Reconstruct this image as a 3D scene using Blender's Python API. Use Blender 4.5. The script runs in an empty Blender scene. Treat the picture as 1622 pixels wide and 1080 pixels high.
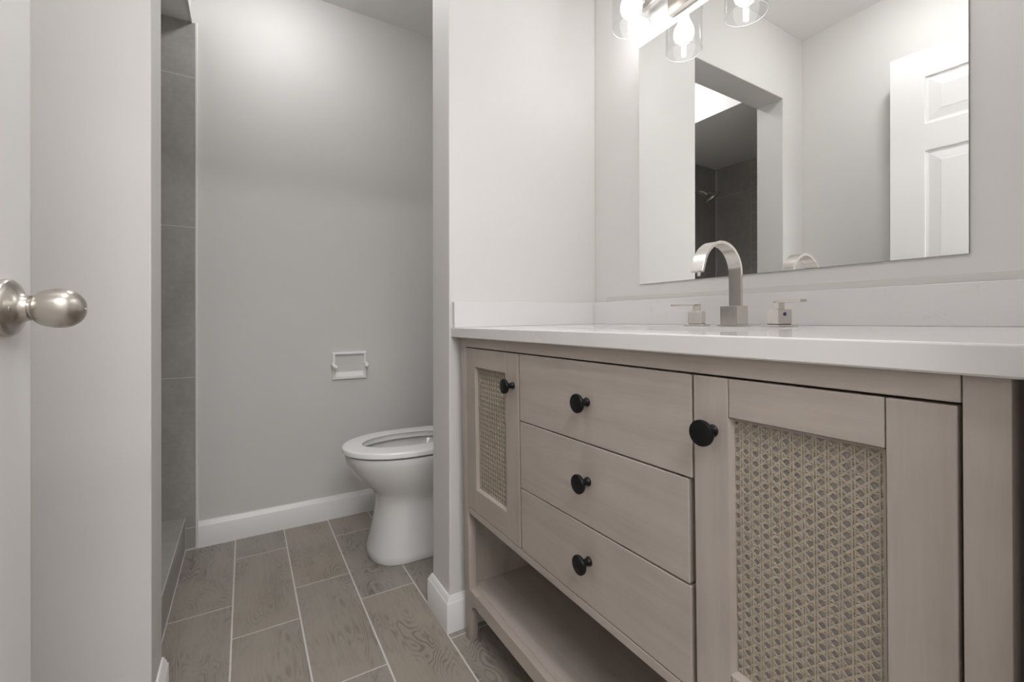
import bpy, bmesh, math, random
from mathutils import Vector, Matrix
random.seed(7)
C = bpy.context.scene.collection
sc = bpy.context.scene
PI = math.pi

# ------------------------------------------------------------------ camera
CAM_Z, YAW, ROLL, F_PX, HORIZON = 0.932, math.radians(31.017), 0.0012, 704.0, 508.67
cd = bpy.data.cameras.new('camera'); cam = bpy.data.objects.new('camera', cd); C.objects.link(cam)
cd.sensor_fit = 'HORIZONTAL'; cd.sensor_width = 36.0; cd.lens = 36.0 * F_PX / 1622.0
cd.shift_y = (HORIZON - 540.0) / 1622.0
cd.clip_start = 0.01
cam.location = (0, 0, CAM_Z)
cam.rotation_euler = (Matrix.Rotation(-YAW, 4, 'Z') @ Matrix.Rotation(PI/2, 4, 'X') @ Matrix.Rotation(-ROLL, 4, 'Z')).to_euler()
sc.camera = cam
sc.view_settings.view_transform = 'Standard'; sc.view_settings.look = 'None'
sc.view_settings.gamma = 1.0; sc.view_settings.use_curve_mapping = False
sc.view_settings.exposure = 0.0
w = bpy.data.worlds.new('world'); sc.world = w; w.use_nodes = True
w.node_tree.nodes['Background'].inputs[0].default_value = (0.9, 0.95, 1.0, 1)
w.node_tree.nodes['Background'].inputs[1].default_value = 0.02
sc.cycles.sample_clamp_indirect = 6.0
sc.cycles.diffuse_bounces = 8
sc.cycles.max_bounces = 14
sc.cycles.blur_glossy = 0.6
# power of the lamps (watts of light): main room, toilet room, added hall fill, one vanity bulb
P_MAIN, P_TOILET, P_FILL, P_BULB = 6.2, 4.2, 53.0, 1.55

# ------------------------------------------------------------------ materials
def mat(name, col=(.5,.5,.5), rough=.5, metal=0.0, spec=.5):
    m = bpy.data.materials.new(name); m.use_nodes = True
    b = m.node_tree.nodes['Principled BSDF']
    b.inputs['Base Color'].default_value = (*col, 1); b.inputs['Roughness'].default_value = rough
    b.inputs['Metallic'].default_value = metal; b.inputs['Specular IOR Level'].default_value = spec
    return m
class NT:
    def __init__(s, m): s.m = m; s.t = m.node_tree; s.b = s.t.nodes['Principled BSDF']
    def n(s, typ, **kw):
        x = s.t.nodes.new(typ)
        for k, v in kw.items(): setattr(x, k, v)
        return x
    def l(s, a, b): s.t.links.new(a, b)
    def math(s, op, a, b=None, c=None):
        x = s.n('ShaderNodeMath', operation=op)
        for i, v in enumerate((a, b, c)):
            if v is None: continue
            if isinstance(v, (int, float)): x.inputs[i].default_value = v
            else: s.l(v, x.inputs[i])
        return x.outputs[0]
    def ramp(s, fac, stops):
        x = s.n('ShaderNodeValToRGB'); e = x.color_ramp.elements
        while len(e) < len(stops): e.new(0.5)
        for i, (p, c) in enumerate(stops): e[i].position = p; e[i].color = (*c, 1)
        s.l(fac, x.inputs[0]); return x.outputs[0]
    def noise(s, vec, scale, detail=3, rough=.5, dist=0):
        x = s.n('ShaderNodeTexNoise'); x.inputs['Scale'].default_value = scale; x.inputs['Detail'].default_value = detail
        x.inputs['Roughness'].default_value = rough; x.inputs['Distortion'].default_value = dist
        if vec is not None: s.l(vec, x.inputs['Vector'])
        return x.outputs['Fac']
    def mix(s, fac, a, b, blend='MIX'):
        x = s.n('ShaderNodeMix', data_type='RGBA', blend_type=blend)
        for i, v in ((0, fac), (6, a), (7, b)):
            if isinstance(v, (int, float)): x.inputs[i].default_value = v
            elif isinstance(v, tuple): x.inputs[i].default_value = (*v, 1)
            else: s.l(v, x.inputs[i])
        return x.outputs[2]
    def bump(s, h, strength, dist=.002):
        x = s.n('ShaderNodeBump'); x.inputs['Strength'].default_value = strength; x.inputs['Distance'].default_value = dist
        s.l(h, x.inputs['Height']); s.l(x.outputs[0], s.b.inputs['Normal'])
    def xyz(s, kind='Object'):
        t = s.n('ShaderNodeTexCoord'); p = s.n('ShaderNodeSeparateXYZ'); s.l(t.outputs[kind], p.inputs[0])
        return t.outputs[kind], p.outputs
    def world(s):
        g = s.n('ShaderNodeNewGeometry'); p = s.n('ShaderNodeSeparateXYZ'); s.l(g.outputs['Position'], p.inputs[0])
        return g.outputs['Position'], p.outputs
    def comb(s, x, y, z):
        c = s.n('ShaderNodeCombineXYZ')
        for i, v in enumerate((x, y, z)):
            if isinstance(v, (int, float)): c.inputs[i].default_value = v
            else: s.l(v, c.inputs[i])
        return c.outputs[0]
    def line(s, u, u0, pitch, width):     # 1 on a line at u0 + k*pitch
        f = s.math('FRACT', s.math('ADD', s.math('DIVIDE', s.math('SUBTRACT', u, u0), pitch), .5))
        d = s.math('MULTIPLY', s.math('ABSOLUTE', s.math('SUBTRACT', f, .5)), pitch)
        return s.math('LESS_THAN', d, width / 2)

def paint(name, col, rough=.55, tex=.10):
    m = mat(name, col, rough, 0, .4); t = NT(m); v, _ = t.world()
    t.bump(t.noise(v, 420, 2, .5), tex, .0012)
    big = t.noise(v, 3.0, 3, .5)
    t.l(t.mix(big, tuple(c*.985 for c in col), tuple(min(1, c*1.015) for c in col)), t.b.inputs['Base Color'])
    return m
WALL = paint('greige_wall_paint', (.66, .648, .628))
CEIL = paint('ceiling_paint', (.86, .852, .84), .6)
TRIMW = mat('white_trim_paint', (.76, .755, .745), .3)
DOORW = mat('white_door_paint', (.76, .755, .745), .32)
BAND = paint('old_paint_band', (.60, .588, .565))

def wood(name, axis, seed):
    m = mat(name, (.2, .17, .145), .42, 0, .4); t = NT(m); v, p = t.xyz('Object')
    s = [34, 34, 34]; s[axis] = 2.2
    q = t.comb(t.math('MULTIPLY', p[0], s[0]), t.math('MULTIPLY', p[1], s[1]), t.math('ADD', t.math('MULTIPLY', p[2], s[2]), seed))
    g = t.noise(q, 1.0, 6, .6, .4)
    q2 = t.comb(t.math('MULTIPLY', p[0], s[0]*6), t.math('MULTIPLY', p[1], s[1]*6), t.math('MULTIPLY', p[2], s[2]*6))
    fine = t.noise(q2, 1.0, 3, .6)
    cloud = t.noise(v, 5.0, 3, .5)
    f = t.math('ADD', t.math('MULTIPLY', g, .45), t.math('ADD', t.math('MULTIPLY', cloud, .4), t.math('MULTIPLY', fine, .15)))
    col = t.ramp(f, [(.32, (.335, .288, .252)), (.5, (.395, .345, .306)), (.68, (.445, .394, .354))])
    t.l(col, t.b.inputs['Base Color']); t.bump(fine, .06, .0006)
    return m
WOOD_Z = wood('taupe_stained_wood_upright', 2, 1.0)
WOOD_Y = wood('taupe_stained_wood_level', 1, 5.0)
WOOD_D = wood('taupe_stained_wood_inside', 1, 9.0)
CANE = mat('natural_cane', (.36, .305, .232), .5); _t = NT(CANE); _v, _p = _t.xyz('Object')
_t.l(_t.mix(_t.noise(_v, 260, 3, .6), (.285, .243, .19), (.43, .372, .30)), _t.b.inputs['Base Color'])
BACKING = mat('taupe_backing', (.30, .275, .255), .6)
BLACK = mat('matte_black_metal', (.012, .012, .013), .38, .6)
def brushed(name, col, rough):
    m = mat(name, col, rough, 1.0); t = NT(m); v, p = t.xyz('Object')
    q = t.comb(t.math('MULTIPLY', p[0], 60), t.math('MULTIPLY', p[1], 900), t.math('MULTIPLY', p[2], 60))
    n = t.noise(q, 1, 2); t.l(t.math('ADD', t.math('MULTIPLY', n, .03), rough - .015), t.b.inputs['Roughness'])
    return m
NICKEL = brushed('brushed_nickel', (.70, .67, .63), .22)
KNOBM = brushed('satin_nickel_knob', (.56, .525, .48), .3)
CHROME = mat('polished_chrome', (.8, .8, .8), .08, 1.0)
DARKM = mat('dark_gap_metal', (.05, .05, .05), .5, .8)
BLUE = mat('blue_enamel', (.02, .035, .16), .35)
MIRROR = mat('silvered_mirror', (.93, .935, .93), .0, 1.0)
MEDGE = mat('mirror_edge', (.25, .26, .25), .3, .4)
PORC = mat('white_porcelain', (.72, .715, .70), .09, 0, .55)
SEATP = mat('white_seat_plastic', (.86, .855, .84), .16)
HOLDW = mat('white_ceramic', (.86, .855, .84), .12)
def quartz():
    m = mat('white_quartz', (.78, .775, .765), .1, 0, .5); t = NT(m); v, p = t.world()
    d = t.noise(v, 6, 4, .6, 1.2)
    vein = t.math('LESS_THAN', t.math('ABSOLUTE', t.math('SUBTRACT', d, .5)), .006)
    n2 = t.math('GREATER_THAN', t.noise(v, 3, 2), .55)
    k = t.math('MULTIPLY', t.math('MULTIPLY', vein, n2), .35)
    t.l(t.mix(k, (.70, .688, .68), (.63, .615, .602)), t.b.inputs['Base Color'])
    return m
QUARTZ = quartz()
def tile(name, ux, uy, x0, px, y0, py, gw=.003):
    m = mat(name, (.13, .125, .117), .35, 0, .4); t = NT(m); v, p = t.world()
    g = t.math('MAXIMUM', t.line(p[ux], x0, px, gw), t.line(p[uy], y0, py, gw))
    q = t.comb(t.math('MULTIPLY', p[0], 1.0), p[1], t.math('MULTIPLY', p[2], .6))
    f = t.math('ADD', t.math('MULTIPLY', t.noise(q, 7, 6, .6, .6), .7), t.math('MULTIPLY', t.noise(v, 60, 3), .3))
    c = t.ramp(f, [(.3, (.30, .288, .266)), (.55, (.37, .357, .333)), (.75, (.44, .428, .404))])
    t.l(t.mix(g, c, (.55, .54, .51)), t.b.inputs['Base Color'])
    t.l(t.math('ADD', t.math('MULTIPLY', g, .4), .34), t.b.inputs['Roughness'])
    t.bump(t.math('SUBTRACT', 1.0, g), .5, .001)
    return m
TILE_B = tile('grey_shower_tile_back', 0, 2, -.166, .3048, .7033, .6155)
TILE_L = tile('grey_shower_tile_left', 1, 2, 2.248, .3048, .7033, .6120)
TILE_C = tile('grey_curb_tile', 1, 1, 2.0, .61, 2.0, .61, .002)
MOSAIC = tile('grey_mosaic_tile', 1, 2, 1.951, .075, 1.9, .075, .0035)
def floor_mat():
    m = mat('wood_look_floor_tile', (.18, .17, .155), .38, 0, .4); t = NT(m); v, p = t.world()
    PX, PL, X0 = .1837, .5105, -.0345
    cx = t.math('DIVIDE', t.math('SUBTRACT', p[0], X0), PX); ci = t.math('FLOOR', cx)
    odd = t.math('ABSOLUTE', t.math('MODULO', ci, 2.0))
    off = t.math('ADD', 1.7225, t.math('MULTIPLY', odd, -.182))       # where a cross joint falls in this row
    # rows alternate: even index joints at 1.540, odd at 1.7225
    off = t.math('ADD', 1.5405, t.math('MULTIPLY', odd, .182))
    cy = t.math('DIVIDE', t.math('SUBTRACT', p[1], off), PL); ri = t.math('FLOOR', cy)
    def dist(c, pitch):
        f = t.math('FRACT', c); return t.math('MULTIPLY', t.math('MINIMUM', f, t.math('SUBTRACT', 1.0, f)), pitch)
    wob = t.math('MULTIPLY', t.noise(v, 40, 2), .0006)
    g = t.math('MAXIMUM', t.math('LESS_THAN', dist(cx, PX), t.math('ADD', .0020, wob)), t.math('LESS_THAN', dist(cy, PL), t.math('ADD', .0014, wob)))
    wn = t.n('ShaderNodeTexWhiteNoise', noise_dimensions='2D'); t.l(t.comb(ci, ri, 0), wn.inputs['Vector'])
    rnd = wn.outputs['Value']
    px = t.math('ADD', p[0], t.math('MULTIPLY', rnd, 17.0)); py = t.math('ADD', p[1], t.math('MULTIPLY', rnd, 9.0))
    # contour lines of a slow field make the cathedral figure
    slow = t.noise(t.comb(t.math('MULTIPLY', px, 11.0), t.math('MULTIPLY', py, 2.6), rnd), 1.0, 2, .5, .35)
    wig = t.noise(t.comb(t.math('MULTIPLY', px, 70.0), t.math('MULTIPLY', py, 26.0), rnd), 1.0, 2, .5)
    ph = t.math('ADD', t.math('MULTIPLY', slow, 170.0), t.math('MULTIPLY', wig, 3.0))
    ring = t.math('MULTIPLY', t.math('ADD', t.math('SINE', ph), 1.0), .5)
    streak = t.noise(t.comb(t.math('MULTIPLY', px, 120.0), t.math('MULTIPLY', py, 9.0), rnd), 1.0, 4, .65)
    patch = t.noise(t.comb(t.math('MULTIPLY', px, 10.0), t.math('MULTIPLY', py, 5.0), rnd), 1.0, 3, .55)
    amt = t.math('MULTIPLY', t.ramp(patch, [(.40, (0, 0, 0)), (.66, (1, 1, 1))]), .42)
    f = t.math('ADD', t.math('MULTIPLY', t.math('POWER', ring, 2.0), amt), t.math('ADD', t.math('MULTIPLY', streak, .42), t.math('MULTIPLY', patch, .22)))
    c = t.ramp(f, [(.18, (.325, .293, .256)), (.42, (.275, .246, .214)), (.7, (.19, .169, .146)), (.95, (.115, .102, .088))])
    tint = t.mix(rnd, (.97, .98, 1.0), (1.03, 1.0, .96)); c = t.mix(1.0, c, tint, 'MULTIPLY')
    t.l(t.mix(g, c, (.60, .585, .555)), t.b.inputs['Base Color'])
    t.l(t.math('ADD', .33, t.math('MULTIPLY', g, .4)), t.b.inputs['Roughness'])
    t.bump(t.math('SUBTRACT', t.math('SUBTRACT', 1.0, g), t.math('MULTIPLY', f, .25)), .35, .0012)
    return m
FLOOR = floor_mat()
def emit(name, col, s):
    m = bpy.data.materials.new(name); m.use_nodes = True; t = m.node_tree; t.nodes.clear()
    e = t.nodes.new('ShaderNodeEmission'); o = t.nodes.new('ShaderNodeOutputMaterial')
    e.inputs[0].default_value = (*col, 1); e.inputs[1].default_value = s; t.links.new(e.outputs[0], o.inputs[0])
    return m
def glass():
    m = bpy.data.materials.new('clear_shade_glass'); m.use_nodes = True; t = m.node_tree; t.nodes.clear()
    o = t.nodes.new('ShaderNodeOutputMaterial'); mx = t.nodes.new('ShaderNodeMixShader')
    tr = t.nodes.new('ShaderNodeBsdfTransparent'); gl = t.nodes.new('ShaderNodeBsdfGlossy'); fr = t.nodes.new('ShaderNodeLayerWeight')
    tr.inputs[0].default_value = (.99, .992, .992, 1); gl.inputs['Roughness'].default_value = .03; fr.inputs[0].default_value = .5
    mu = t.nodes.new('ShaderNodeMath'); mu.operation = 'MULTIPLY'; mu.inputs[1].default_value = .34; pw = t.nodes.new('ShaderNodeMath'); pw.operation = 'POWER'; pw.inputs[1].default_value = 3.0; t.links.new(fr.outputs['Facing'], pw.inputs[0]); t.links.new(pw.outputs[0], mu.inputs[0]); ad = t.nodes.new('ShaderNodeMath'); ad.operation = 'ADD'; ad.inputs[1].default_value = .045; t.links.new(mu.outputs[0], ad.inputs[0]); t.links.new(ad.outputs[0], mx.inputs[0]); t.links.new(tr.outputs[0], mx.inputs[1]); t.links.new(gl.outputs[0], mx.inputs[2])
    t.links.new(mx.outputs[0], o.inputs[0]); return m
GLASS = glass()
RIM = mat('glass_rim', (.92, .92, .91), .12, 0, .8); RIM.node_tree.nodes['Principled BSDF'].inputs['Transmission Weight'].default_value = .35

# ------------------------------------------------------------------ mesh helpers
def finish(name, bm, m, parent=None, smooth=None, origin=None):
    bmesh.ops.recalc_face_normals(bm, faces=bm.faces)
    if smooth is not None:
        for f in bm.faces: f.smooth = True
        for e in bm.edges:
            if len(e.link_faces) == 2 and e.calc_face_angle(0) > math.radians(smooth): e.smooth = False
    me = bpy.data.meshes.new(name)
    if origin is not None:
        bmesh.ops.translate(bm, verts=bm.verts, vec=-Vector(origin))
    bm.to_mesh(me); bm.free(); me.materials.append(m)
    o = bpy.data.objects.new(name, me); C.objects.link(o)
    if origin is not None: o.location = origin
    if parent is not None: o.parent = parent
    return o
def tag(o, label, cat, group=None, kind=None):
    o['label'] = label; o['category'] = cat
    if group: o['group'] = group
    if kind: o['kind'] = kind
    return o
def thing(name, loc, label, cat, rot=(0, 0, 0), group=None, kind=None):
    o = bpy.data.objects.new(name, None); C.objects.link(o); o.location = loc; o.rotation_euler = rot; o.empty_display_size = .05
    return tag(o, label, cat, group, kind)
def box(bm, x0, x1, y0, y1, z0, z1, bev=0, seg=2, M=None):
    t = bmesh.new()
    vs = [t.verts.new((x, y, z)) for x in (x0, x1) for y in (y0, y1) for z in (z0, z1)]
    for f in ((0,1,3,2),(4,6,7,5),(0,4,5,1),(2,3,7,6),(0,2,6,4),(1,5,7,3)): t.faces.new([vs[i] for i in f])
    bmesh.ops.recalc_face_normals(t, faces=t.faces)
    if bev: bmesh.ops.bevel(t, geom=t.edges, offset=bev, segments=seg, affect='EDGES', profile=.5)
    if M is not None: bmesh.ops.transform(t, matrix=M, verts=t.verts)
    merge(bm, t)
def merge(bm, t):
    me = bpy.data.meshes.new('tmp'); t.to_mesh(me); t.free(); bm.from_mesh(me); bpy.data.meshes.remove(me)
def prism(bm, pts, a0, a1, axis, bev=0):
    """pts: 2D outline in the two other axes (in order), extruded along axis from a0 to a1"""
    t = bmesh.new()
    def P(u, v, a):
        c = [u, v]; c.insert(axis, a); return c
    A = [t.verts.new(P(u, v, a0)) for u, v in pts]; B = [t.verts.new(P(u, v, a1)) for u, v in pts]
    n = len(pts); t.faces.new(A); t.faces.new(B[::-1])
    for i in range(n): t.faces.new((A[i], B[i], B[(i+1) % n], A[(i+1) % n]))
    bmesh.ops.recalc_face_normals(t, faces=t.faces)
    if bev: bmesh.ops.bevel(t, geom=t.edges, offset=bev, segments=2, affect='EDGES', profile=.5)
    merge(bm, t)
def loft(bm, rings, cap0=True, cap1=True, closed=True):
    R = [[bm.verts.new(p) for p in r] for r in rings]; n = len(R[0])
    for a, b in zip(R, R[1:]):
        for i in range(n if closed else n-1):
            bm.faces.new((a[i], a[(i+1) % n], b[(i+1) % n], b[i]))
    if cap0: bm.faces.new(R[0][::-1])
    if cap1: bm.faces.new(R[-1])
def lathe(bm, prof, n=40, M=None, cap0=True, cap1=True):
    """prof: (radius, height) along +Z"""
    rings = []
    for r, h in prof:
        r = max(r, 1e-5)
        rings.append([Vector((r*math.cos(2*PI*i/n), r*math.sin(2*PI*i/n), h)) for i in range(n)])
    if M is not None: rings = [[M @ v for v in r] for r in rings]
    loft(bm, rings, cap0, cap1)
def sweep(bm, path, prof, up=Vector((0, 0, 1)), cap=True):
    """sweep 2D prof (side, up) along 3D path, mitred"""
    path = [Vector(p) for p in path]; rings = []
    for i, p in enumerate(path):
        d0 = (p - path[i-1]).normalized() if i else None; d1 = (path[i+1] - p).normalized() if i < len(path)-1 else None
        d = (d0 + d1).normalized() if d0 and d1 else (d0 or d1)
        side = d.cross(up).normalized(); k = 1.0
        if d0 and d1: k = 1.0 / max(.2, d.dot(d1))
        rings.append([p + side*(u*k) + up*v for u, v in prof])
    loft(bm, rings, cap, cap)
def tube(bm, path, r, n=12):
    path = [Vector(p) for p in path]; rings = []; ref = None
    for i, p in enumerate(path):
        d = (path[min(i+1, len(path)-1)] - path[max(i-1, 0)]).normalized()
        if ref is None: ref = Vector((0, 0, 1)) if abs(d.z) < .9 else Vector((1, 0, 0))
        a = d.cross(ref).normalized(); b = a.cross(d); ref = b
        rr = r[i] if isinstance(r, (list, tuple)) else r
        rings.append([p + a*rr*math.cos(2*PI*k/n) + b*rr*math.sin(2*PI*k/n) for k in range(n)])
    loft(bm, rings)
def part(name, m, parent, fn, smooth=None, origin=None):
    bm = bmesh.new(); fn(bm); return finish(name, bm, m, parent, smooth, origin)
def struct(name, m, fn, label, cat, smooth=None):
    return tag(part(name, m, None, fn, smooth), label, cat, kind='structure')

# ------------------------------------------------------------------ measured planes
XW, YP, YP2, XP, XJ, YB, XL, ZC, ZH, ZS, XS, XSH = 1.109, 1.2459, 1.3831, .5283, -.1761, 2.248, -.3623, 2.438, 2.0812, 2.1599, -.1859, -1.0774

# ------------------------------------------------------------------ the room
struct('floor', FLOOR, lambda b: box(b, -1.4, 1.25, -1.9, 2.4, -.06, 0), 'grey wood-look plank tile floor with pale grout lines', 'floor')
struct('ceiling', CEIL, lambda b: box(b, -1.4, 1.25, -1.9, 2.4, ZC, ZC+.08), 'plain off-white ceiling over the bathroom', 'ceiling')
struct('wall_right', WALL, lambda b: box(b, XW, XW+.1, -1.8, YB+.1, 0, ZC), 'greige wall behind the mirror and faucet', 'wall')
struct('wall_back', WALL, lambda b: box(b, XSH-.1, XW, YB, YB+.1, 0, ZC), 'greige wall behind the toilet with the paper holder', 'wall')
struct('wall_left', WALL, lambda b: box(b, XL-.1, XL, -.045, YP, 0, ZC), 'greige wall behind the open white door', 'wall')
def divider(b):
    box(b, XP, XW, YP, YP2, 0, ZC, .003)
    box(b, XSH-.1, XJ, YP, YP2, 0, ZC, .003)
    box(b, XJ-.004, XP+.004, YP, YP2, ZH, ZC, .003)
struct('wall_middle', WALL, divider, 'greige dividing wall with the opening to the toilet room', 'wall')
def entry(b):
    box(b, .475, XW, -.045, .075, 0, ZC)
    box(b, XL-.1, -.315, -.045, .075, 0, ZC)
    box(b, -.315, .475, -.045, .075, 2.105, ZC)
struct('wall_front', WALL, entry, 'greige wall around the bathroom doorway', 'wall')
struct('wall_hall_left', WALL, lambda b: box(b, -1.3, -1.2, -1.8, -.045, 0, ZC), 'greige hall wall left of the doorway', 'wall')
struct('wall_hall_back', WALL, lambda b: box(b, -1.3, XW, -1.9, -1.8, 0, ZC), 'greige hall wall facing the bathroom doorway', 'wall')
# shower: tiled walls, dropped ceiling with its face, curb
struct('wall_shower_back', TILE_B, lambda b: box(b, XSH, -.1748, YB-.008, YB, 0, ZS), 'grey tiled shower wall carrying the shower head', 'wall')
struct('wall_shower_left', TILE_L, lambda b: box(b, XSH-.1, XSH, YP2, YB, 0, ZC), 'grey tiled far wall of the shower', 'wall')
struct('wall_shower_front', TILE_B, lambda b: box(b, XSH, XS-.02, YP2, YP2+.008, 0, ZS), 'grey tiled shower wall backing onto the dividing wall', 'wall')
struct('trim_mosaic', MOSAIC, lambda b: box(b, XSH, XSH+.004, 1.65, 1.951, .3, ZS), 'upright band of small grey mosaic tiles on the far shower wall', 'tile band')
struct('ceiling_shower', CEIL, lambda b: box(b, XSH, XS, YP2, YB-.0002, ZS, ZC, .002), 'dropped ceiling block over the shower', 'ceiling')
struct('trim_tile_edge', TRIMW, lambda b: box(b, -.1748, -.1655, YB-.0095, YB, 0, ZS+.004, .002), 'thin white edge strip where grey tile meets painted wall', 'trim')
struct('trim_shower_edge', TRIMW, lambda b: box(b, XS-.006, XS+.0025, YP2, YB-.009, ZS-.0035, ZS+.006, .0015), 'white corner bead along the lower edge of the shower drop', 'trim')
def curb(b):
    prism(b, [(-.2086, 0), (-.2086, .1343), (-.31, .1343), (-.31, 0)], YP2, YB-.008, 1, .0015)
tag(part('shower_curb', TILE_C, None, curb), 'grey tiled curb at the foot of the shower opening', 'curb', kind='structure')
def curbline(b):
    tube(b, [(-.2082, YP2+.002, .1338), (-.2082, YB-.009, .1338), ], .0018, 6)
    tube(b, [(-.2082, YB-.010, .1338), (-.2082, YB-.010, .0)], .0018, 6)
    tube(b, [(-.2082, YB-.010, .0005), (-.2082, YP2+.002, .0005)], .0022, 6)
    tube(b, [(-.2082, YB-.010, .0005), (-.168, YB-.010, .0005)], .0022, 6)
    tube(b, [(-.2082, YB-.0085, .0875), (-.176, YB-.0085, .0875)], .0016, 6)
struct('trim_curb_grout', mat('pale_grout', (.55, .54, .51), .7), curbline, 'pale grout and caulk lines around the shower curb', 'grout')

struct('trim_shower_grout', mat('corner_grout', (.60, .59, .56), .7), lambda b: (tube(b, [(XSH+.004, YB-.010, .002), (XSH+.004, YB-.010, ZS-.001)], .005, 6), tube(b, [(XSH+.002, YB-.012, ZS-.0005), (XSH+.002, YP2+.01, ZS-.0005)], .0025, 6), tube(b, [(XSH+.004, YB-.0085, ZS-.0005), (-.19, YB-.0085, ZS-.0005)], .0025, 6)), 'pale grout lines in the corners of the tiled shower', 'grout')

struct('floor_shower_bounce', mat('pale_bounce_floor', (.62, .61, .59), .4), lambda b: box(b, XSH, -.31, YP2+.008, YB-.008, .0005, .045, .002), 'unseen pale shower floor added to bounce light upward', 'floor')  # unseen pale slab, added to bounce light onto the shower ceiling

# baseboards: flat board with a stepped, rounded top
BBP = [(0, 0), (.014, 0), (.014, .0865), (.0125, .0885), (.0105, .0905), (.0095, .0955), (.0075, .0985), (.006, .1005), (.0045, .105), (0, .1055)]
def bb(path): return lambda b: sweep(b, path, BBP)
struct('baseboard_back', TRIMW, bb([(-.1655, YB, 0), (XW, YB, 0)]), 'white baseboard along the wall behind the toilet', 'baseboard', 40)
struct('baseboard_right', TRIMW, bb([(XW, YB-.015, 0), (XW, YP2+.015, 0)]), 'white baseboard along the right wall of the toilet room', 'baseboard', 40)
struct('baseboard_middle', TRIMW, bb([(XW, YP2, 0), (XP, YP2, 0), (XP, YP, 0), (XW-.001, YP, 0)]), 'white baseboard wrapping the wall end beside the vanity', 'baseboard', 40)
struct('baseboard_left', TRIMW, bb([(XL, YP, 0), (XJ, YP, 0), (XJ, YP2, 0)]), 'white baseboard wrapping the left side of the opening', 'baseboard', 40)
struct('baseboard_door', TRIMW, bb([(XL, .08, 0), (XL, YP-.015, 0)]), 'white baseboard behind the open door', 'baseboard', 40)
struct('trim_paint_band', BAND, lambda b: box(b, XW-.0011, XW+.001, .09, 1.19, .996, 1.0175, .0008), 'strip of older paint on the wall above the backsplash', 'paint strip')

# ------------------------------------------------------------------ white six-panel door, open against the left wall
DW, DT, DH = .762, .035, 2.077
ang = math.atan(.0722)
door = thing('door_1', (-.2405, .8231, 0), 'white six-panel door standing open on the left with an egg-shaped knob', 'door', (0, 0, -ang), kind='structure')
# local frame: +X is the face seen, -Y runs from the free edge to the hinges
def slab(b):
    xs = [0, .111, .331, .431, .651, DW]; zs = [.012, .25, .86, 1.02, 1.652, 1.7587, 1.964, DH]
    panels = {(i, j) for i in (1, 3) for j in (1, 3, 5)}
    for side in (0, 1):
        X = 0 if side == 0 else -DT; s = 1 if side == 0 else -1
        for i in range(5):
            for j in range(7):
                y0, y1, z0, z1 = -xs[i], -xs[i+1], zs[j], zs[j+1]
                def ring(d, dep): return [(X + s*dep, y0-d, z0+d), (X + s*dep, y1+d, z0+d), (X + s*dep, y1+d, z1-d), (X + s*dep, y0-d, z1-d)]
                if (i, j) in panels:
                    loft(b, [ring(0, 0), ring(.004, -.0005), ring(.006, -.0045), ring(.014, -.006), ring(.018, -.006), ring(.052, -.0015), ring(.054, -.0008)], False, True)
                else: b.faces.new([b.verts.new(p) for p in ring(0, 0)])
    for a, c in (((0, 0), (0, -DT)), ((-DW, 0), (-DW, -DT))):
        b.faces.new([b.verts.new(p) for p in ((0, a[0], zs[0]), (-DT, a[0], zs[0]), (-DT, a[0], DH), (0, a[0], DH))])
    for z in (zs[0], DH):
        b.faces.new([b.verts.new(p) for p in ((0, 0, z), (-DT, 0, z), (-DT, -DW, z), (0, -DW, z))])
    bmesh.ops.remove_doubles(b, verts=b.verts, dist=1e-5)
part('door_slab', DOORW, door, slab)
KZ = .9487
def alongX(x, y, z): return Matrix.Translation((x, y, z)) @ Matrix.Rotation(PI/2, 4, 'Y')
kn = part('door_knob', KNOBM, door, lambda b: lathe(b, [(0.0128, 0.022), (0.0128, 0.0262), (0.01791, 0.02846), (0.0196, 0.03072), (0.0208, 0.03299), (0.02172, 0.03525), (0.02246, 0.03751), (0.02304, 0.03977), (0.0235, 0.04203), (0.02385, 0.0443), (0.0241, 0.04656), (0.02425, 0.04882), (0.0243, 0.05108), (0.02419, 0.05334), (0.02385, 0.0556), (0.02327, 0.05787), (0.02241, 0.06013), (0.02122, 0.06239), (0.01965, 0.06465), (0.01759, 0.06691), (0.01481, 0.06918), (0.01079, 0.07144), (0.0, 0.0737)], 48, alongX(0, -.06, KZ)), 50)
part('rosette', KNOBM, kn, lambda b: lathe(b, [(.034, 0), (.0345, .002), (.0342, .006), (.032, .0085), (.0275, .0105), (.022, .013), (.0175, .0165), (.0155, .0205), (.015, .0235), (.0118, .0237)], 48, alongX(0, -.06, KZ)), 50)
part('screw', CHROME, kn, lambda b: lathe(b, [(.0032, 0), (.0032, .0008), (.0022, .0011)], 16, alongX(.0128, -.0815, KZ-.0015)), 40)
part('screw', CHROME, kn, lambda b: lathe(b, [(.0024, 0), (.0024, .0006), (0, .0007)], 16, alongX(.0735, -.06, KZ-.001)), 40)
part('latch_plate', KNOBM, door, lambda b: box(b, -.029, -.006, -.0005, .0008, KZ-.028, KZ+.028, .0004))

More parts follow.
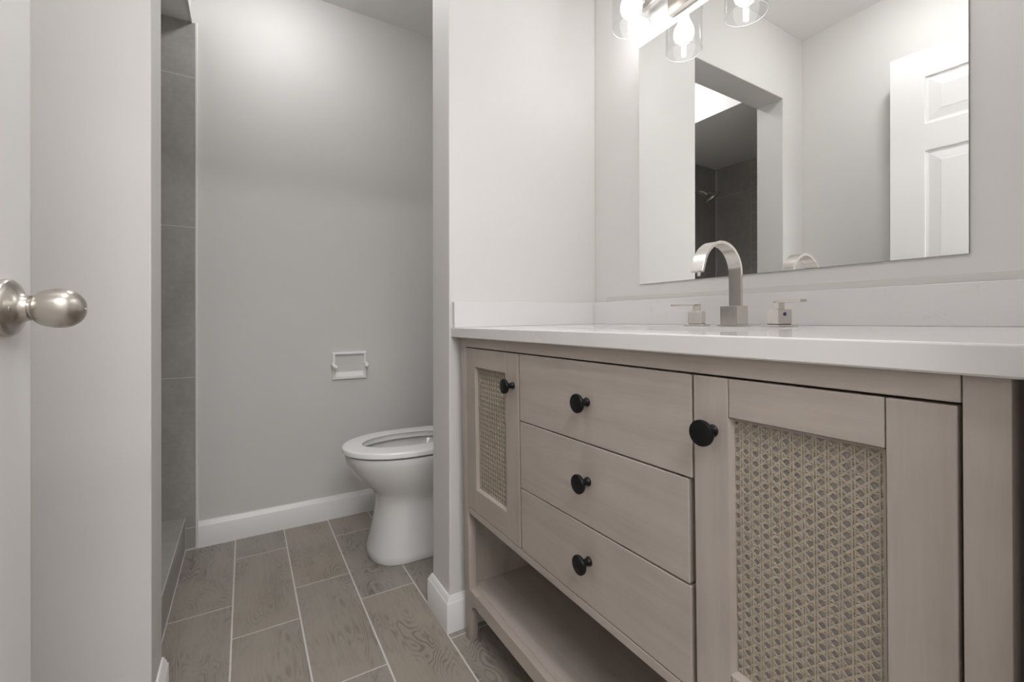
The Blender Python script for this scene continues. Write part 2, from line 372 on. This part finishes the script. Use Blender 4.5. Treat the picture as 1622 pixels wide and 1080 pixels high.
# ------------------------------------------------------------------ vanity cabinet (leans forward a little, as the counter shows)
XF, TAU, YC = .5608, .0160, .655
VY0, VY1 = .1025, 1.2045            # right and left ends
van = thing('vanity_cabinet', (XF, YC, 0), 'taupe wood vanity with cane doors, three drawers and an open bottom shelf', 'vanity', (0, -TAU, 0))
def L(x0, x1, y0, y1, z0, z1, bev=.0012): return lambda b: box(b, x0, x1, y0-YC, y1-YC, z0, z1, bev)
ZT, ZRB, ZRT, ZSH = .8838, .3788, .397, .1555
def leg_front(s):       # s=+1 left end, -1 right end
    def fn(b):
        ye = VY1 if s > 0 else VY0
        Y = lambda d: ye - s*d - YC
        pw = .0345 if s > 0 else .0300
        arc = [(.042 + (.0385)*(1-math.cos(a)), .088 + .030*math.sin(a)) for a in [PI/2*k/8 for k in range(9)]]
        pts = [(Y(.0085), 0), (Y(.005), ZSH-.004), (Y(0), ZSH), (Y(0), ZT), (Y(pw), ZT), (Y(pw), ZSH), (Y(.082), ZSH), (Y(.082), .118)]
        pts += [(Y(d), z) for d, z in arc[::-1]] + [(Y(.0365), 0)]
        prism(b, pts, 0, .024, 0, .001)
        # return of the foot along the side
        sp = [(.0238, .066), (.0238, .137), (.10, .137), (.10, .118), (.065, .115), (.045, .106), (.034, .088), (.028, .066)]
        prism(b, [(x, z) for x, z in sp], min(Y(.006), Y(.026)), max(Y(.006), Y(.026)), 1, .001)
    return fn
for s in (1, -1): part('leg', WOOD_Z, van, leg_front(s), 35)
for s in (1, -1):
    ye = VY1 if s > 0 else VY0
    part('leg', WOOD_Z, van, L(.485, .52, min(ye, ye-s*.035), max(ye, ye-s*.035), -.0075, ZSH-.018))
    part('side_panel', WOOD_Z, van, L(.0242, .52, min(ye-s*.003, ye-s*.018), max(ye-s*.003, ye-s*.018), ZSH-.018, ZT))
part('back_panel', WOOD_D, van, L(.51, .52, VY0+.018, VY1-.018, ZSH-.018, ZT))
part('top_rail', WOOD_Y, van, L(0, .02, VY0+.0310, VY1-.0355, .8585, ZT))
part('bottom_rail', WOOD_Y, van, L(0, .02, VY0+.0305, VY1-.0353, ZRB, ZRT-.0012))
part('bottom_panel', WOOD_D, van, L(.02, .51, VY0+.018, VY1-.018, ZRB, ZRT-.003))
part('shelf', WOOD_Y, van, L(.0185, .51, VY0+.018, VY1-.018, ZSH-.018, ZSH-.0005))
part('apron', WOOD_Y, van, L(0, .0182, VY0+.0825, VY1-.0825, .117, ZSH, .0012))
for yy in (.8815, .4125): part('partition', WOOD_D, van, L(.07, .51, yy-.008, yy+.008, ZRT-.003, .86))

def weave(b, y0, y1, z0, z1, X):
    """cane webbing: paired uprights and levels with two sets of diagonals, clipped to the panel"""
    p = .0125
    def ribbon(pa, pb, wid, x, amp, ph, n):
        d = Vector((pb[0]-pa[0], pb[1]-pa[1])); Ln = d.length
        if Ln < .004: return
        d /= Ln; s = Vector((-d.y, d.x))*wid/2; n = max(2, int(Ln/p*n)); prev = None
        for i in range(n+1):
            c = Vector(pa) + d*(Ln*i/n); xx = x + amp*math.sin(2*PI*(Ln*i/n)/(p*ph) + (pa[0]+pa[1])*500)
            q = [b.verts.new((xx, c.x-s.x, c.y-s.y)), b.verts.new((xx-.0005, c.x-s.x*.55, c.y-s.y*.55)), b.verts.new((xx-.0005, c.x+s.x*.55, c.y+s.y*.55)), b.verts.new((xx, c.x+s.x, c.y+s.y))]
            if prev:
                for k in range(3): b.faces.new((prev[k], prev[k+1], q[k+1], q[k]))
            prev = q
    W, H = y1-y0, z1-z0
    for k in range(int(W/p)+1):
        for o in (-.0015, .0015):
            y = y0+.002+k*p+o
            if y0 < y < y1: ribbon((y, z0), (y, z1), .0021, X-.0011, .0004, 1, 4)
    for k in range(int(H/p)+1):
        for o in (-.0015, .0015):
            z = z0+.002+k*p+o
            if z0 < z < z1: ribbon((y0, z), (y1, z), .0019, X-.0006, .0005, 1, 4)
    for sgn in (1, -1):
        for k in range(-int((W+H)/p)-2, int((W+H)/p)+3):
            c = (k+.5)*p      # sgn=+1: (y) - (z) = c ; sgn=-1: y + z = c (relative to grid origin)
            oy, oz = y0+.002, z0+.002
            pts = []
            for (yy) in (y0, y1):
                z = oz + ((yy-oy) - c)*sgn if sgn > 0 else oz + c - (yy-oy)
                if z0 <= z <= z1: pts.append((yy, z))
            for (zz) in (z0, z1):
                y = oy + c + (zz-oz) if sgn > 0 else oy + c - (zz-oz)
                if y0 < y < y1: pts.append((y, zz))
            if len(pts) == 2: ribbon(pts[0], pts[1], .0031, X-.0003 if sgn > 0 else X-.0008, .0005, 1.0, 4)

def cab_door(yl, yr, sl, sr, knob_yz, label):
    """yl > yr: left and right edges; sl, sr: stile widths"""
    zb, zt = ZRT+.0008, .8555; rt, rb = .8042, .4612
    gap = .0010
    oy0, oy1 = yr+sr, yl-sl
    def frame(b):
        prof = lambda: None
        box(b, 0, .02, yl-sl-YC, yl-YC, zb, zt, .0012); box(b, 0, .02, yr-YC, yr+sr-YC, zb, zt, .0012)
        def sticking(b, pts): b.faces.new([b.verts.new(p) for p in pts])
        A = [(0, oy0-YC, rb), (0, oy1-YC, rb), (0, oy1-YC, rt), (0, oy0-YC, rt)]
        Bq = [(.0075, oy0+.0046-YC, rb+.0046), (.0075, oy1-.0046-YC, rb+.0046), (.0075, oy1-.0046-YC, rt-.0046), (.0075, oy0+.0046-YC, rt-.0046)]
        D = [(.019, y, z) for _, y, z in Bq]
        for i in range(4):
            j = (i+1) % 4; sticking(b, (A[i], A[j], Bq[j], Bq[i])); sticking(b, (Bq[i], Bq[j], D[j], D[i]))
    d = part('door', WOOD_Z, van, frame); d['label'] = label
    def rails(z0, z1): return lambda b: box(b, .0002, .0195, oy0+gap-YC, oy1-gap-YC, z0, z1, .0012)
    part('rail', WOOD_Y, d, rails(rt, zt)); part('rail', WOOD_Y, d, rails(zb, rb))
    part('cane_panel', CANE, d, lambda b: weave(b, oy0+.0046-YC, oy1-.0046-YC, rb+.0046, rt-.0046, .0102))
    part('backing_panel', BACKING, d, L(.0112, .0145, oy0+.0035, oy1-.0035, rb+.0035, rt-.0035, 0))
    knob(d, *knob_yz)
KN = [(.0085, 0), (.0085, .002), (.0068, .004), (.0064, .012), (.0075, .017), (.0105, .0195), (.0150, .0205), (.0172, .0218), (.0178, .0235), (.0178, .0262), (.0170, .0276), (.0158, .0280), (0, .0281)]
def knob(parent, y, z):
    return part('knob', BLACK, parent, lambda b: lathe(b, KN, 36, Matrix.Translation((0, y-YC, z)) @ Matrix.Rotation(-PI/2, 4, 'Y')), 40)
cab_door(1.1680, .8846, .0545, .0605, (.9075, .779), 'narrow-looking cane door at the left end')
cab_door(.4093, .1358, .0522, .0522, (.3795, .7825), 'cane door at the right end')
def drawer(yl, yr, tl, tr, bl, br, kz, dx=0.0):
    def fn(b): prism(b, [(yl-YC, bl), (yr-YC, br), (yr-YC, tr), (yl-YC, tl)], dx, .02+dx, 0, .0014)
    d = part('drawer', WOOD_Y, van, fn)
    k = knob(d, .640, kz)
    return d
drawer(.8785, .4132, .8555, .8555, .7005, .7065, .781)
drawer(.8787, .4195, .6985, .7035, .5440, .5510, .632)
drawer(.8787, .4174, .5420, .5478, ZRT+.0008, ZRT+.0008, .482)

# ------------------------------------------------------------------ countertop with splashes and undermount basin
top = thing('countertop', (XF, YC, 0), 'white quartz vanity countertop with low backsplash', 'countertop', (0, -TAU, 0))
XC0, XC1, CY0, CY1, CZ0, CZ1 = .5482-XF, 1.1215-XF, .082-YC, 1.2445-YC, .8847, .9133
HX0, HX1, HY0, HY1 = .655-XF, .93-XF, .42-YC, .84-YC
def counter(b):
    # a slab with a rounded rectangular hole
    r = .03; n = 6
    hole = []
    for cx, cy, a0 in ((HX1-r, HY1-r, 0), (HX0+r, HY1-r, 90), (HX0+r, HY0+r, 180), (HX1-r, HY0+r, 270)):
        for k in range(n+1):
            a = math.radians(a0 + 90*k/n); hole.append((cx+r*math.cos(a), cy+r*math.sin(a)))
    bv = .0022
    def outer(z, d):
        o = []
        for cx, cy, (ax, ay) in ((XC1, CY1, (1, 1)), (XC0, CY1, (-1, 1)), (XC0, CY0, (-1, -1)), (XC1, CY0, (1, -1))):
            for k in range(n+1): o.append((cx-ax*d, cy-ay*d, z))
        return o
    rings = [[(x, y, CZ0) for x, y in hole], outer(CZ0, bv), outer(CZ0+bv, 0), outer(CZ1-bv, 0), outer(CZ1-bv*.3, bv*.3), outer(CZ1, bv), [(x, y, CZ1) for x, y in hole], [(x, y, CZ0) for x, y in hole]]
    loft(b, rings, False, False); bmesh.ops.remove_doubles(b, verts=b.verts, dist=1e-6)
    bmesh.ops.dissolve_degenerate(b, edges=b.edges, dist=1e-6)
part('slab', QUARTZ, top, counter)
def basin(b):
    def rr(d, z, r=.03, n=6):
        o = []
        for cx, cy, a0 in ((HX1+d-r, HY1+d-r, 0), (HX0-d+r, HY1+d-r, 90), (HX0-d+r, HY0-d+r, 180), (HX1+d-r, HY0-d+r, 270)):
            for k in range(n+1):
                a = math.radians(a0 + 90*k/n); o.append((cx+r*math.cos(a), cy+r*math.sin(a), z))
        return o
    loft(b, [rr(.012, CZ0-.0003), rr(.002, CZ0-.0003), rr(0, CZ0-.01), rr(-.01, CZ0-.11), rr(-.03, CZ0-.13), rr(-.09, CZ0-.137)], False, True)
part('sink_basin', PORC, top, basin, 40)
part('drain', NICKEL, top, lambda b: lathe(b, [(.022, 0), (.022, .002), (.016, .003), (0, .002)], 24, Matrix.Translation(((HX0+HX1)/2, (HY0+HY1)/2, CZ0-.1369))), 40)
part('backsplash', QUARTZ, top, lambda b: box(b, 1.0992-XF, XC1+.0005, CY0, 1.2297-YC, CZ1, .9907, .0012))
part('side_splash', QUARTZ, top, lambda b: box(b, .5535-XF, 1.0990-XF+.02, 1.2299-YC, CY1, CZ1, .9907, .0012))

# ------------------------------------------------------------------ faucet: spout and two handles standing on the counter
def on_counter(X, Y):    # world point on the counter top
    dx = X - XF + CZ1*TAU
    return (X, Y, CZ1 + dx*TAU + .0003)
sp = thing('faucet_spout', on_counter(.985, .626), 'brushed nickel arched ribbon spout on a square block', 'faucet', (0, -TAU, 0))
part('base_plate', NICKEL, sp, lambda b: box(b, -.0265, .0265, -.0265, .0265, 0, .0035, .0006))
part('base_block', NICKEL, sp, lambda b: box(b, -.0215, .0215, -.0215, .0215, .0035, .0465, .0008))
def ribbon_spout(b):
    th, wy = .0075, .0155; R = .068; cx, cz = -R+.008, .123
    path = [(.008, .0465), (.008, .085), (.008, cz)]
    for k in range(1, 25):
        a = math.radians(163*k/24); path.append((cx + R*math.cos(a), cz + R*.97*math.sin(a)))
    e = path[-1]; pv = path[-2]; d = Vector((e[0]-pv[0], e[1]-pv[1])).normalized()
    path.append((e[0]+d.x*.022, e[1]+d.y*.022))
    rings = []
    for i, (x, z) in enumerate(path):
        a = path[max(i-1, 0)]; c = path[min(i+1, len(path)-1)]
        d = Vector((c[0]-a[0], c[1]-a[1])).normalized(); nx, nz = -d.y, d.x    # left of travel = inside of the arch... outward is the other way
        c_ = .0008
        rings.append([(x-nx*th/2*s1, y*wy, z-nz*th/2*s1) for s1, y in ((1, -1+.05), (1, 1-.05), (.8, 1), (-.8, 1), (-1, 1-.05), (-1, -1+.05), (-.8, -1), (.8, -1))])
    loft(b, rings)
part('spout', NICKEL, sp, ribbon_spout, 30)
part('aerator', CHROME, sp, lambda b: tube(b, [(-.126, 0, .128), (-.1265, .0, .1125)], [.0045, .0038], 14), 40)
def handle(Y, rot, side, label):
    h = thing('faucet_tap', on_counter(.985, Y), label, 'faucet handle', (Matrix.Rotation(-TAU, 3, 'Y') @ Matrix.Rotation(rot, 3, 'Z')).to_euler())
    part('base_plate', NICKEL, h, lambda b: box(b, -.025, .025, -.025, .025, 0, .0035, .0006))
    part('base_block', NICKEL, h, lambda b: box(b, -.0165, .0165, -.0165, .0165, .0048, .036, .0008))
    part('collar', DARKM, h, lambda b: box(b, -.0155, .0155, -.0155, .0155, .003, .0055))
    def lever(b):
        box(b, -.0075, .0075, -.0075, .0075, .036, .054, .0006)
        y0, y1 = (-.0085, .064) if side > 0 else (-.064, .0085)
        box(b, -.0075, .0075, y0, y1, .0495, .0555, .0008)
    part('lever', NICKEL, h, lever)
    return h
hl = handle(.726, math.radians(20), 1, 'brushed nickel faucet handle left of the spout, nearer the wall end')
hr = handle(.523, math.radians(-20), -1, 'brushed nickel faucet handle with a blue dot, right of the spout')
part('blue_dot', BLUE, hr, lambda b: lathe(b, [(.0040, 0), (.0040, .0006), (.0035, .0009), (0, .0009)], 24, Matrix.Translation((-.001, -.0163, .026)) @ Matrix.Rotation(PI/2, 4, 'X')), 40)['label'] = 'small round blue dot'

# ------------------------------------------------------------------ mirror
mir = thing('wall_mirror', (XW, .6445, 1.052), 'large square frameless mirror hung above the backsplash', 'mirror')
MW, MH, MB = .3855, .7704, .0125
def mglass(b):
    x = -.0045
    def r(d, xx): return [(xx, -MW+d, d), (xx, MW-d, d), (xx, MW-d, MH-d), (xx, -MW+d, MH-d)]
    loft(b, [r(0, x+.00012), r(MB, x)], False, True)
part('mirror_glass', MIRROR, mir, mglass)
part('mirror_back', MEDGE, mir, lambda b: box(b, -.0042, -.0002, -MW-.0002, MW+.0002, -.0002, MH+.0002))

# ------------------------------------------------------------------ vanity light over the mirror
vl = thing('vanity_light', (XW, .634, 1.848), 'nickel vanity light bar with clear glass shades above the mirror', 'wall light')
part('backplate', NICKEL, vl, lambda b: box(b, -.021, -.0003, -.268, .268, 0, .115, .001))
LY = [.949-.634, .740-.634, .531-.634, .322-.634]
part('bar', NICKEL, vl, lambda b: box(b, -.062, -.046, LY[3]-.022, LY[0]+.022, .040, .056, .001))
for y in (-.15, .15): part('arm', NICKEL, vl, lambda b, y=y: box(b, -.050, -.018, y-.01, y+.01, .041, .055, .001))
CORE = emit('lit_bulb_core', (1.0, .993, 1.008), P_BULB / (PI*2*PI*.008*.036))
BULB = emit('frosted_bulb_glass', (1.0, .985, .96), 3.2)
_t = BULB.node_tree; _o = [n for n in _t.nodes if n.type == 'OUTPUT_MATERIAL'][0]; _e = [n for n in _t.nodes if n.type == 'EMISSION'][0]
_m = _t.nodes.new('ShaderNodeMixShader'); _r = _t.nodes.new('ShaderNodeBsdfTransparent'); _m.inputs[0].default_value = .4
_t.links.new(_r.outputs[0], _m.inputs[1]); _t.links.new(_e.outputs[0], _m.inputs[2]); _t.links.new(_m.outputs[0], _o.inputs[0])
for y in LY:
    M = Matrix.Translation((-.123, y, 0))
    a = part('socket', NICKEL, vl, lambda b: (lathe(b, [(.021, .098), (.021, .140), (.016, .145), (0, .145)], 28, M), box(b, -.123, -.046, y-.006, y+.006, .146, .156, .001), box(b, -.060, -.048, y-.006, y+.006, .05, .152, .001)), 40)
    part('shade', GLASS, a, lambda b: lathe(b, [(.0535, -.0435), (.0548, -.044), (.056, -.0435), (.056, .112), (.054, .116), (.022, .117), (.022, .1155), (.053, .1145), (.0535, .112), (.0535, -.0435)], 56, M, False, False), 40)
    part('shade_rim', RIM, a, lambda b: tube(b, [(-.123+.0548*math.cos(2*PI*k/48), y+.0548*math.sin(2*PI*k/48), -.0436) for k in range(49)], .0011, 6), 60)
    part('bulb', BULB, a, lambda b: lathe(b, [(.0, -.015), (.011, -.0138), (.0205, -.009), (.0280, -.001), (.0318, .010), (.0322, .020), (.0295, .033), (.0235, .048), (.0175, .062), (.0145, .078), (.0140, .098)], 32, M), 60)
    part('bulb_core', CORE, a, lambda b: lathe(b, [(0, .0), (.008, .002), (.008, .036), (0, .038)], 16, M), 40)

# ------------------------------------------------------------------ recessed ceiling lights and an added hall fill panel
def downlight(x, y, power, label):
    t = thing('ceiling_light', (x, y, ZC), label, 'ceiling light')
    part('trim_ring', TRIMW, t, lambda b: lathe(b, [(.07, -.001), (.072, -.005), (.082, -.0045), (.088, -.0005), (.088, 0)], 40, None, False, False), 40)
    part('diffuser', emit('lit_diffuser', (1.0, .993, 1.008), power/(PI*PI*.07*.07*1.2)), t, lambda b: lathe(b, [(.07, -.003), (.0695, -.012), (.064, -.021), (.050, -.028), (.028, -.032), (0, -.033)], 40, None, False, False), 60)
downlight(.13, 1.815, P_TOILET, 'round ceiling light over the toilet room')
downlight(.10, .62, P_MAIN, 'round ceiling light over the vanity area')
hl_ = thing('hall_fill_panel', (0, -1.0, ZC), 'wide fill light panel added in the unseen hall behind the camera', 'ceiling light')  # unseen panel added as soft front fill, not a known fixture
part('fill_frame', TRIMW, hl_, lambda b: box(b, -.62, .62, -.47, .47, -.02, -.0005, .003))
part('fill_diffuser', emit('lit_fill_panel', (1.0, .993, 1.008), P_FILL/(PI*1.2*.9)), hl_, lambda b: box(b, -.6, .6, -.45, .45, -.0225, -.0205))

# ------------------------------------------------------------------ toilet
TY = 1.812
toi = thing('toilet', (.70, TY, 0), 'white elongated skirted toilet with the lid up, beside the greige wall', 'toilet')
def outline(xf, xm, xr, hw, z, n=40, rr=.5, pw=2.0):
    """egg outline: superelliptic nose from xf to xm, blunt rear at xr"""
    pts = []
    for k in range(n):
        a = 2*PI*k/n; c, s = math.cos(a), math.sin(a)
        if c < 0: x = xm + (xm-xf)*(-(abs(c)**(2/pw)))
        else: x = xm + (xr-xm)*(abs(c)**rr)
        e = 2/pw if c < 0 else rr
        pts.append((x-.70, hw*math.copysign(abs(s)**e, s), z))
    return pts
def bowl(b):
    S = [(0.0, .421, .56, 1.02, .140, 2.5), (.004, .417, .56, 1.02, .143, 2.5), (.03, .420, .56, 1.02, .139, 2.5), (.093, .435, .57, 1.02, .126, 2.4), (.166, .449, .58, 1.02, .117, 2.3), (.205, .454, .59, 1.01, .116, 2.2),
         (.235, .450, .60, .99, .122, 2.1), (.262, .436, .60, .97, .136, 2.05), (.30, .394, .59, .94, .157, 2.0), (.345, .356, .58, .92, .175, 2.0), (.385, .338, .575, .91, .184, 2.0), (.405, .333, .575, .905, .186, 2.0), (.413, .336, .575, .902, .183, 2.0)]
    rings = [outline(xf, xm, xr, hw, z, 56, .42, pw) for z, xf, xm, xr, hw, pw in S]
    rings += [outline(.385, .575, .80, .135, .413, 56, .8), outline(.392, .575, .79, .128, .395, 56, .8), outline(.42, .58, .76, .105, .33, 56, .8), outline(.48, .60, .72, .065, .25, 56, .9), outline(.55, .62, .70, .03, .20, 56, 1)]
    loft(b, rings, True, True)
part('bowl', PORC, toi, bowl, 60)
def seat(b):
    o = lambda d, z: outline(.322+d, .565, .865-d, .190-d, z, 56, .55)
    i = lambda d, z: outline(.392-d, .58, .765+d, .110+d, z, 56, .8)
    loft(b, [i(0, .420), o(.004, .420), o(.0005, .4225), o(0, .437), o(.0015, .4405), o(.005, .4425), o(.010, .443), i(-.006, .443), i(-.0025, .4422), i(0, .4395), i(0, .420)], False, False)
part('seat', SEATP, toi, seat, 50)
def lid(b):
    pts = outline(.40, .62, .86, .185, 0, 56, .55)
    # stands up against the tank
    f = lambda p, t: (.175 + t - (.165-p[0])*.10, p[1], .455 + (.165-p[0]))
    loft(b, [[f(p, 0) for p in pts], [f(p, .012) for p in pts]])
part('lid', SEATP, toi, lid, 40)
for y in (-.075, .075): part('hinge', SEATP, toi, lambda b, y=y: (box(b, .115, .172, y-.016, y+.016, .4135, .462, .006)), 40)
part('tank', PORC, toi, lambda b: box(b, .212, .398, -.205, .205, .36, .735, .018, 4), 40)
part('tank_base', PORC, toi, lambda b: box(b, .19, .36, -.15, .15, .20, .3595, .02, 3), 40)
part('tank_lid', PORC, toi, lambda b: box(b, .205, .402, -.214, .214, .7355, .765, .01, 3), 40)
part('flush_lever', CHROME, toi, lambda b: (lathe(b, [(.012, 0), (.012, .01), (.008, .014)], 20, Matrix.Translation((.2125, .14, .68)) @ Matrix.Rotation(-PI/2, 4, 'Y')), tube(b, [(.198, .14, .68), (.196, .10, .675), (.197, .06, .668)], .005)), 40)

# ------------------------------------------------------------------ toilet paper holder
ph = thing('toilet_paper_holder', (.433, YB, .72), 'empty white ceramic toilet paper holder on the wall', 'paper holder')
def holder(b):
    W, H, D = .0795, .0655, .013
    def r(w, h0, h1, y): return [(-w, y, h0), (w, y, h0), (w, y, h1), (-w, y, h1)]
    loft(b, [r(W, -H, H, -.0002), r(W, -H, H, -D+.004), r(W-.004, -H+.004, H-.004, -D), r(W-.013, -H+.014, H-.011, -D), r(W-.0145, -H+.0155, H-.012, -D+.003), r(W-.0155, -H+.036, H-.0125, -.0008), r(W-.0155, -H+.036, H-.0125, -.0002)], False, False)
part('frame', HOLDW, ph, holder)
for s in (-1, 1):
    part('roller_post', HOLDW, ph, lambda b, s=s: (tube(b, [(s*.0745, -.009, .008), (s*.0750, -.028, .006), (s*.0735, -.043, .002), (s*.069, -.050, -.002), (s*.063, -.0505, -.004)], [.0105, .009, .009, .0092, .0075], 14)), 50)

# ------------------------------------------------------------------ shower head, seen in the mirror
sh = thing('shower_head', (-.765, YB-.008, 1.92), 'nickel shower head on the grey tiled shower wall', 'shower head')
part('flange', NICKEL, sh, lambda b: lathe(b, [(.03, 0), (.03, .004), (.018, .012), (.012, .014)], 28, Matrix.Rotation(PI/2, 4, 'X')), 40)
part('shower_arm', NICKEL, sh, lambda b: tube(b, [(0, 0, 0), (0, -.06, .002), (-.01, -.10, -.012), (-.02, -.125, -.035)], .0095, 16), 50)
HM = Matrix.Translation((-.045, -.145, -.055)) @ Matrix.Rotation(math.radians(28), 4, 'Y') @ Matrix.Rotation(math.radians(-24), 4, 'X')
part('spray_face', NICKEL, sh, lambda b: lathe(b, [(0, -.016), (.062, -.016), (.068, -.012), (.069, -.004), (.060, .008), (.034, .018), (.018, .028), (.014, .04)], 40, HM), 40)
